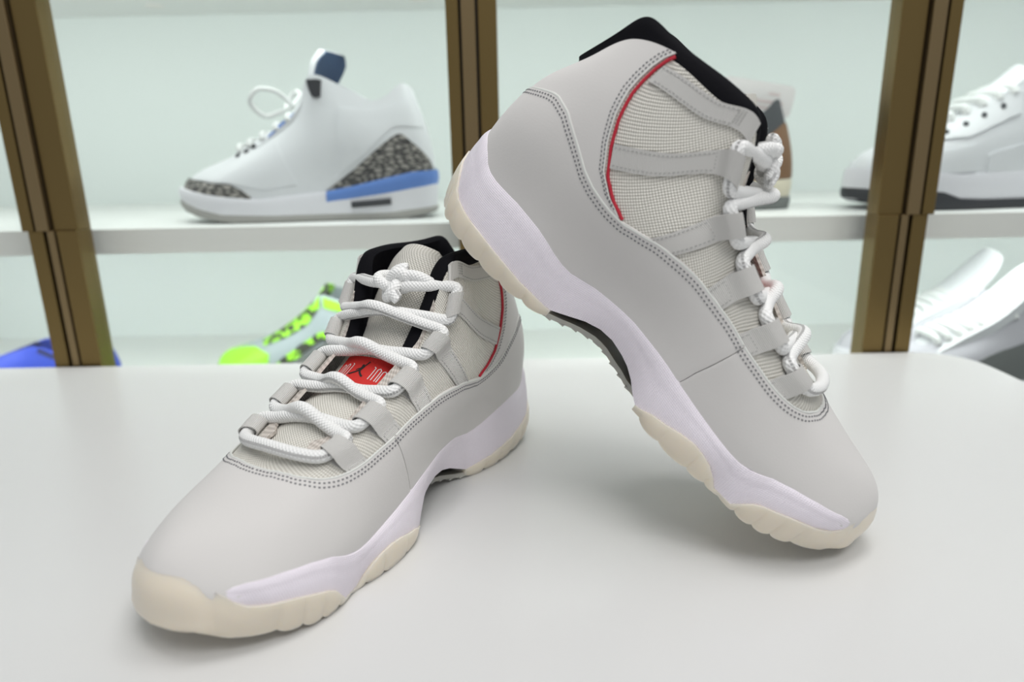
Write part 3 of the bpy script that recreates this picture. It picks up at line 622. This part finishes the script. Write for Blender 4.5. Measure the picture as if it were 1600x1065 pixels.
class BgShoe:
    def __init__(self, name, label, CPs, M4, tw=2.6, group='shoes on display in the cabinet'):
        self.S = Surf(CPs); self.K = self.S.K; self.root = empty(name, label, 'shoe', M4, group)
        a, b = np.meshgrid(np.linspace(0, self.K, 240), np.linspace(0, 1, 120), indexing='ij'); self.a, self.b = a.ravel(), b.ravel(); self.X = self.S(self.a, self.b)
    def loc(self, x, z):
        d = (self.X[:,0]-x)**2 + (self.X[:,2]-z)**2 + .02*(self.X[:,1] < .3); i = d.argmin(); return self.a[i], self.b[i]
    def add(self, name, mb, mk, parent=None, smooth=True): return link(name, to_mesh(name, mb, M[mk], smooth=smooth), parent or self.root)
    def upper(self, mk, name='upper'):
        n = self.S.n; s = np.linspace(0, n, 161); v = np.linspace(0, 1, 24); A, B = np.meshgrid(s, v, indexing='ij'); mb = MB(); slab(mb, self.S(A, B), self.S(A, B, -.35)); return self.add(name, mb, mk)
    def panel(self, name, top, bot, mk, off=.12, both=True, n=40, m=10):
        """patch between two side-view polylines [(x,z)...] running heel -> toe"""
        def rs(P):
            P = np.array([(x, z, 0) for x, z in P], float); d = np.concatenate([[0], np.cumsum(np.linalg.norm(np.diff(P, axis=0), axis=1))]); t = np.linspace(0, d[-1], n); return np.stack([np.interp(t, d, P[:,0]), np.interp(t, d, P[:,1])], 1)
        t, b = rs(top), rs(bot); A = np.zeros((n, m)); B = np.zeros((n, m))
        for i in range(n):
            for j in range(m):
                w = j/(m-1); A[i,j], B[i,j] = self.loc(*(t[i]*w + b[i]*(1-w)))
        for _ in range(2):
            for Z in (A, B): Z[1:-1] = (Z[:-2] + 2*Z[1:-1] + Z[2:])/4; Z[:,1:-1] = (Z[:,:-2] + 2*Z[:,1:-1] + Z[:,2:])/4
        for sg in ((1, -1) if both else (1,)):
            mb = MB(); AA = A if sg > 0 else self.S.n - A; slab(mb, self.S(AA, B, off), self.S(AA, B, -.02)); self.add(name, mb, mk)
    def sole(self, zb, zt, mk, name, off=.3, s0=None, s1=None, inset=0., bulge=.12):
        """band around the outline between heights zb(x), zt(x)"""
        n = self.S.n; full = s0 is None; s = np.linspace(0, n, 161) if full else np.linspace(s0, s1, 70); O = self.S(s, .0, off - inset); O1 = self.S(s, .12, off)
        b = np.array([zb(x) for x in O[:,0]]); t = np.array([zt(x) for x in O[:,0]]); rows = []
        cen = np.array([15., 0, 0])
        for w, k in ((0, -.6), (0, -.08), (.12, 0), (.5, bulge), (.88, .04), (1, -.06), (1, -.7)):
            p = O*(1-w) + O1*w; N = self.S.nrm(s, 0.); N[:,2] = 0; N /= np.linalg.norm(N, axis=1, keepdims=True); p = p + N*k; p[:,2] = b + (t-b)*w; rows.append(p)
        c = rows[0].copy(); c[:,1] *= 0; c[:,0] = np.clip(c[:,0], 2, 28); rows.insert(0, c); c2 = rows[-1].copy(); c2[:,1] *= .3; rows.append(c2)
        P = np.stack(rows, 1); mb = MB(); mb.add(P, grid_faces(*P.shape[:2]), None)
        if not full: mb.f += [tuple(range(P.shape[1])), tuple(reversed(range((len(s)-1)*P.shape[1], len(s)*P.shape[1])))]
        return self.add(name, mb, mk)
    def tongue(self, pts, w, mk, mk2=None, drop=.6, th=.5, twist=0.):
        c = catmull(np.array([(x, 0, z) for x, z in pts]), 40); t = np.gradient(c, axis=0); t /= np.linalg.norm(t, axis=1, keepdims=True); n = np.stack([-t[:,2], 0*t[:,0], t[:,0]], 1)*-1; a = np.linspace(-1, 1, 13)
        ww = w*np.sqrt(np.clip(1 - (np.linspace(0, 1, 40)**6)*.75, 0, 1))
        tx = twist*np.clip((np.linspace(0, 1, 40) - .55)/.35, 0, 1)
        def g(o): return c[:,None] + np.stack([tx[:,None]*a[None]*ww[:,None], a[None]*ww[:,None], np.zeros((40,13))], -1) + n[:,None]*(o - drop*a[None]**2)[...,None]
        mb = MB(); slab(mb, g(0), g(-th)); o = self.add('tongue', mb, mk)
        if mk2: mb = MB(); slab(mb, g(-th-.01), g(-th-.18)); self.add('tongue_lining', mb, mk2, o)
    def laces(self, v, ss, r, mk='lace_w', lift=.35):
        mb = MB()
        for k, s_ in enumerate(ss):
            p, q = self.S(s_, v, .15), self.S(self.S.n - s_, v, .15); m = (p+q)/2 + np.array([lift*.6, 0, lift*1.3]); tube(mb, catmull([p - (0,0,.2), p*.8+m*.2+np.array([.1,0,.3]), m, q*.8+m*.2+np.array([.1,0,.3]), q - (0,0,.2)], 24), r, 8)
        return self.add('lace', mb, mk)
def fr(P):  # piecewise-linear function of x
    P = sorted(P); return lambda x: float(np.interp(x, [p[0] for p in P], [p[1] for p in P]))
def pose(loc, yaw, pitch=0, roll=0):
    return Matrix.Translation(Vector(loc)*CM) @ Matrix.Rotation(math.radians(yaw), 4, 'Z') @ Matrix.Rotation(math.radians(pitch), 4, 'Y') @ Matrix.Rotation(math.radians(roll), 4, 'X')
MIDCUT = [[(.6,0,1),(.3,0,4.5),(.8,0,9),(2.5,0,14.4)],[(1.5,2.3,1),(1.2,2.4,4.5),(1.8,2.3,9),(3.6,1.8,15.0)],[(5.5,3.6,1),(5.3,3.6,4.5),(5.6,3.6,8.5),(6.8,2.9,13.2)],[(11,3.8,1),(10.8,3.9,4.5),(11,4,9),(13.0,3.0,16.0)],
 [(16,4.4,1),(15.8,4.5,4),(15.6,4.0,8),(15.2,2.6,12.4)],[(20.5,4.9,1),(20.3,4.9,3.5),(19.8,4.2,6.5),(19.2,2.2,9.6)],[(26.5,4.2,1),(26.3,4.1,3.2),(25.2,3.3,5.2),(22.5,1.6,7.9)],[(30,0,1.2),(29.8,0,3.5),(28.3,0,5.4),(23.2,0,7.6)]]
LOWCUT = [[(.8,0,1),(.5,0,4),(.9,0,7),(1.6,0,9.6)],[(1.7,2.3,1),(1.4,2.5,4),(1.9,2.3,7),(2.8,1.7,9.6)],[(5.5,3.6,1),(5.3,3.7,4),(5.5,3.5,6),(6.2,2.9,7.9)],[(11,3.8,1),(10.8,3.9,4),(10.9,3.8,6.8),(11.5,2.9,10.6)],
 [(16,4.4,1),(15.8,4.5,3.8),(15.6,4.0,6.8),(15.2,2.4,9.8)],[(20.5,4.9,1),(20.3,4.9,3.5),(19.8,4.2,6.0),(19.2,2.0,8.2)],[(26.5,4.2,1),(26.3,4.1,3.2),(25.2,3.3,5.0),(22.5,1.5,6.9)],[(30,0,1.2),(29.8,0,3.5),(28.3,0,5.2),(23.2,0,6.7)]]
# white mid-cut sneaker with elephant print and blue heel
b = BgShoe('mid_cut_sneaker', 'white mid-cut sneaker with grey crackle print and blue heel on the upper shelf', MIDCUT, pose((-9.3, 86.0, 14.15), 181.5))
b.root.scale = (1.04, 1.0, 1.02)
b.upper('white_l')
b.sole(fr([(0,1.2),(6,.75),(18,.7),(24,.9),(27,1.6),(30,2.6)]), fr([(0,5.4),(3,5.2),(10,3.6),(14,3.2),(20,2.6),(24,3.0),(28,3.6),(30,4.0)]), 'white_m', 'midsole')
b.sole(fr([(0,.6),(4,0),(23,0),(27,.7),(30,1.7)]), fr([(0,1.3),(6,.8),(18,.75),(24,1.0),(27,1.8),(30,2.8)]), 'grey_s', 'outsole', off=.25)
b.panel('heel_print_panel', [(.9,6.6),(1.6,7.6),(3.9,9.7),(5.2,8.9),(9,5.8),(12.4,3.3)], [(.5,5.4),(2,5.2),(4,4.8),(7,4.2),(10,3.6),(12.4,3.1)], 'elephant', .16)
b.panel('toe_print_panel', [(20.6,2.9),(21.4,3.6),(22.8,4.3),(25.5,4.5),(28.3,4.9),(29.3,5.0)], [(20.6,2.6),(22,2.7),(24,3.0),(26,3.3),(28.3,3.7),(29.6,3.9)], 'elephant', .16)
for sg in (0, 1):
    n = b.S.n
    b.sole(fr([(0,3.4),(4,3.0),(8,2.5),(12.6,1.9)]), fr([(0,5.45),(3,5.25),(10,3.75),(12.6,3.3)]), 'blue', 'heel_wedge', off=.42, s0=(0 if sg == 0 else n-3.28), s1=(3.28 if sg == 0 else n), bulge=.14)
    s_ = np.linspace(1.95, 2.75, 12) if sg == 0 else n - np.linspace(1.95, 2.75, 12); p = b.S(s_, 0., .50); p[:,2] = np.linspace(2.05, 1.75, 12); mb = MB(); tube(mb, p, .36, 8); b.add('air_window', mb, 'blk')
b.panel('quarter_panel', [(2.6,13.6),(5,12.4),(8,12.2),(10.5,12.4)], [(1.4,10.2),(4.6,10.4),(8,7.2),(10.5,5.4)], 'white_l', .10)
b.panel('toe_box_panel', [(17.6,9.0),(20.5,7.9),(24,6.9),(27,6.0)], [(15.5,4.2),(19,3.6),(22.6,4.4),(27.4,4.9)], 'white_l', .08)
b.panel('eyestay_strip', [(15.0,12.3),(17,10.9),(18.4,9.7)], [(15.6,11.7),(17.3,10.4),(18.6,9.3)], 'blue', .14, n=14, m=5)
b.panel('ankle_patch', [(12.1,15.3),(12.8,15.5),(13.7,15.4)], [(12.2,13.6),(13.0,13.4),(13.4,14.2)], 'blk', .22, n=10, m=6)
b.tongue([(23.0,7.4),(20,9.2),(17,11.4),(14.6,14.3),(13.3,16.8),(12.4,19.0)], 3.0, 'white_l', 'navy', th=.6, drop=.8, twist=.45)
b.laces(.97, [4.25, 4.6, 5.0, 5.4, 5.75], .35)
mb = MB(); tube(mb, catmull([(16.2,0,12.9),(17.6,1.2,14.4),(19.4,2.2,14.6),(20.4,2.0,13.2),(19.2,1.0,11.8),(17.2,.2,12.4)], 50), .28, 8); tube(mb, catmull([(16.2,0,12.9),(15.6,-1.2,14.2),(16.6,-2.6,14.6),(17.6,-2.2,13.0),(16.8,-.6,12.6)], 40), .28, 8); b.add('lace_bow', mb, 'lace_w')
for k, (x, z) in enumerate(((22.2,7.4),(21.2,7.9),(20.3,8.4))):
    s_, v_ = b.loc(x, z)
    for sg in (1, -1):
        mb = MB(); p = b.S(s_ if sg > 0 else b.S.n - s_, v_, .1); nn = b.S.nrm(s_ if sg > 0 else b.S.n - s_, v_); tube(mb, np.array([p - nn*.1, p + nn*.12]), .28, 10); b.add('eyelet', mb, 'blk')
# white low sneaker with black outsole, half behind the right stile
b = BgShoe('low_sneaker', 'white low-top sneaker with black outsole on the upper shelf at the right edge', LOWCUT, pose((71.5, 86.5, 14.15), 183.0))
b.root.scale = (1.04, 1.04, 1.28)
b.upper('white_l')
b.sole(fr([(0,.8),(30,.9)]), fr([(0,3.9),(10,3.4),(20,3.1),(30,3.7)]), 'white_m', 'midsole')
b.sole(fr([(0,.3),(4,0),(24,0),(28,.5),(30,1.0)]), fr([(0,.9),(16,.8),(20,1.0),(22,1.6),(30,2.0)]), 'blk', 'outsole', off=.42)
b.panel('eyestay_panel', [(13,10.2),(16,9.2),(19,8.0),(22.2,6.8)], [(13.4,8.2),(16.4,7.2),(19.2,6.2),(22.6,6.0)], 'white_l', .22)
b.panel('toe_overlay', [(18.5,5.6),(21,5.2),(24,4.6),(27,4.4),(29.2,4.3)], [(18.5,3.3),(21,3.2),(24,3.2),(27,3.4),(29.6,3.7)], 'white_l', .18)
b.panel('side_overlay', [(3,7.4),(8,6.4),(13,5.6),(17,4.8)], [(3,3.8),(8,3.5),(13,3.3),(17,3.2)], 'white_l', .18)
b.tongue([(22.8,6.6),(19.5,8.2),(16,10),(13.2,11.6),(12,12.6)], 2.6, 'white_l')
b.laces(.97, [3.6, 4.0, 4.4, 4.8, 5.2, 5.6], .42)
for k, (x, z) in enumerate(((15.2,8.8),(17.2,8.0),(19.2,7.3),(21.2,6.6))):
    s_, v_ = b.loc(x, z); mb = MB(); p = b.S(s_, v_, .2); nn = b.S.nrm(s_, v_); tube(mb, np.array([p - nn*.1, p + nn*.1]), .3, 10); b.add('eyelet', mb, 'dgrey')
# brown and charcoal shoe hidden behind the tilted sneaker, with its tag
b = BgShoe('mid_cut_sneaker', 'charcoal and tan shoe with cream midsole half hidden behind the tilted sneaker', MIDCUT, pose((34.6, 88.5, 14.15), 184))
b.root.scale = (.84, .84, .86)
b.upper('dgrey'); b.sole(fr([(0,1.6),(30,1.6)]), fr([(0,4.2),(30,3.4)]), 'cream', 'midsole'); b.sole(fr([(0,0),(30,.4)]), fr([(0,1.7),(30,1.8)]), 'mgrey', 'outsole')
b.panel('heel_panel', [(.6,6.6),(2.0,12.0),(4.5,10.5),(8.2,8.2),(10.5,5.6)], [(.4,4.4),(2,4.2),(4.5,4.2),(8,4.0),(10.5,4.0)], 'tan', .15)
b.tongue([(22.5,7.6),(19,9.6),(15.5,12.4),(13.6,16),(13,18)], 2.5, 'dgrey')
tg = empty('price_tag', 'pale rounded card tag standing above the charcoal and tan shoe', 'tag', pose((29.9, 88.5, 27.4), 0) @ Matrix.Rotation(math.radians(10), 4, 'Y'))
pts = rrect(-4.6, 4.4, -1.9, 1.9, .8); mb = MB(); mb.add([(x, -.06, z) for x, z in pts] + [(x, .06, z) for x, z in pts], [tuple(range(len(pts))), tuple(reversed(range(len(pts), 2*len(pts))))] + [(i, i+len(pts), (i+1) % len(pts)+len(pts), (i+1) % len(pts)) for i in range(len(pts))]); link('card', to_mesh('card', mb, M['tagcard'], smooth=False), tg)
for x0, x1, z0, z1 in ((1.2,2.6,.5,.85),(-1.6,3.2,-.5,-.1),(-.6,2.6,-1.2,-.85)): boxmesh('print_line', (x0, x1, -.075, -.06, z0, z1), 'tagprint', tg)
boxmesh('stem', (-4.0,-3.6,-.05,.05,-9.5,-1.6), 'tagcard', tg)
# neon green runner on the lower shelf
b = BgShoe('running_shoe', 'neon green, ice grey and black shoe on the lower shelf behind the laces', MIDCUT, pose((-13.5, 93.0, -9.75), 176))
b.root.scale = (1.0, 1.0, .82)
b.upper('ice'); b.sole(fr([(0,.5),(30,1.0)]), fr([(0,3.2),(15,2.4),(30,2.6)]), 'mgrey', 'midsole'); b.sole(fr([(0,0),(26,0),(30,1.0)]), fr([(0,1),(26,1.0),(30,2.9)]), 'blk', 'outsole', off=.38)
b.panel('toe_cap', [(20.6,6.2),(23.0,7.0),(26.2,6.2),(28.5,5.3),(29.5,3.9)], [(20.6,2.2),(24,2.2),(26,2.3),(28.5,2.6),(29.7,2.8)], 'neon', .16)
b.panel('eyestay_band', [(13.2,15.7),(15.4,12.0),(18.6,9.8),(22.0,7.9)], [(13.0,14.2),(15.2,10.8),(18.2,8.8),(21.6,7.2)], 'camo', .2)
b.panel('side_band', [(10.5,10.6),(13.5,9.8),(16.5,7.4),(19.5,4.8),(22,3.6)], [(10.5,9.2),(13.2,8.4),(16,6.0),(19,3.4),(21.6,2.4)], 'camo', .2)
b.panel('side_panel', [(4,8.6),(8,9.4),(11.5,9.0),(15,6.6),(18.4,3.6)], [(4,3.4),(8,2.9),(11.5,2.7),(15,2.5),(18.4,2.5)], 'mgrey', .15)
b.panel('ankle_stripe', [(8,13.4),(10,14.4),(12.5,15.6)], [(8,12.2),(10,13.0),(12.6,13.9)], 'neon', .16, n=14, m=5)
b.tongue([(23,7.4),(20,9.6),(17,12.2),(14.6,15),(13.2,17.2)], 2.6, 'camo')
# royal blue shoe behind the left stile
b = BgShoe('low_sneaker', 'royal blue low shoe on the lower shelf behind the left bronze stile', LOWCUT, pose((-56.0, 92.0, -9.75), 188))
b.root.scale = (.8, .8, .68)
b.upper('royal'); b.sole(fr([(0,0),(30,.5)]), fr([(0,3.0),(30,3.0)]), 'blk', 'outsole')
b.tongue([(22.8,6.6),(19.5,8.0),(16,9.6),(13.4,10.8)], 2.5, 'royal_dk')
b.panel('collar_band', [(3,9.2),(6,7.9),(9,8.8),(11.4,10.4)], [(3,8.4),(6,7.1),(9,7.9),(11.6,9.5)], 'royal_dk', .14)
# two white trainers propped on the lower shelf at the right
for nm, lb, P4, side_mk in (('trainer', 'white trainer with tall rounded tongue, farther of the two standing at the right', pose((76.0, 95.0, -9.75), 181), 'lgrey'),
                            ('trainer', 'white laced trainer with grey mesh side, nearer one by the table corner', pose((72.8, 82.5, -9.75), 181), 'mgrey')):
    b = BgShoe(nm, lb, LOWCUT, P4); b.root.scale = (1.0, 1.0, 1.12); b.upper('lgrey'); b.sole(fr([(0,.2),(30,1.0)]), fr([(0,3.8),(15,3.0),(30,3.2)]), 'white_m', 'midsole')
    b.panel('side_panel', [(8,6.5),(12,7.5),(16,6.4),(20,5.0)], [(8,3.6),(12,3.3),(16,3.2),(20,3.2)], side_mk, .15)
    b.panel('heel_counter', [(1.0,9.0),(3,9.2),(6,7.6),(9,8.2)], [(.6,4.0),(3,4.0),(6,3.8),(9,3.6)], 'white_l', .15)
    b.tongue([(22.8,6.6),(19.5,8.4),(16,10.2),(13.2,12.4),(10.6,15.4)], 3.2, 'white_l', th=1.0); b.laces(.95, [3.5,3.8,4.1,4.4,4.7,5.0,5.3,5.6], .42, lift=.5)
    for k in range(3):
        s_, v_ = b.loc(10.5 - 1.6*k, 6.5); mb = MB(); p = b.S(s_, v_, .2); nn = b.S.nrm(s_, v_); tube(mb, np.array([p, p + nn*.15]), .5, 12); b.add('metal_stud', mb, 'silver')
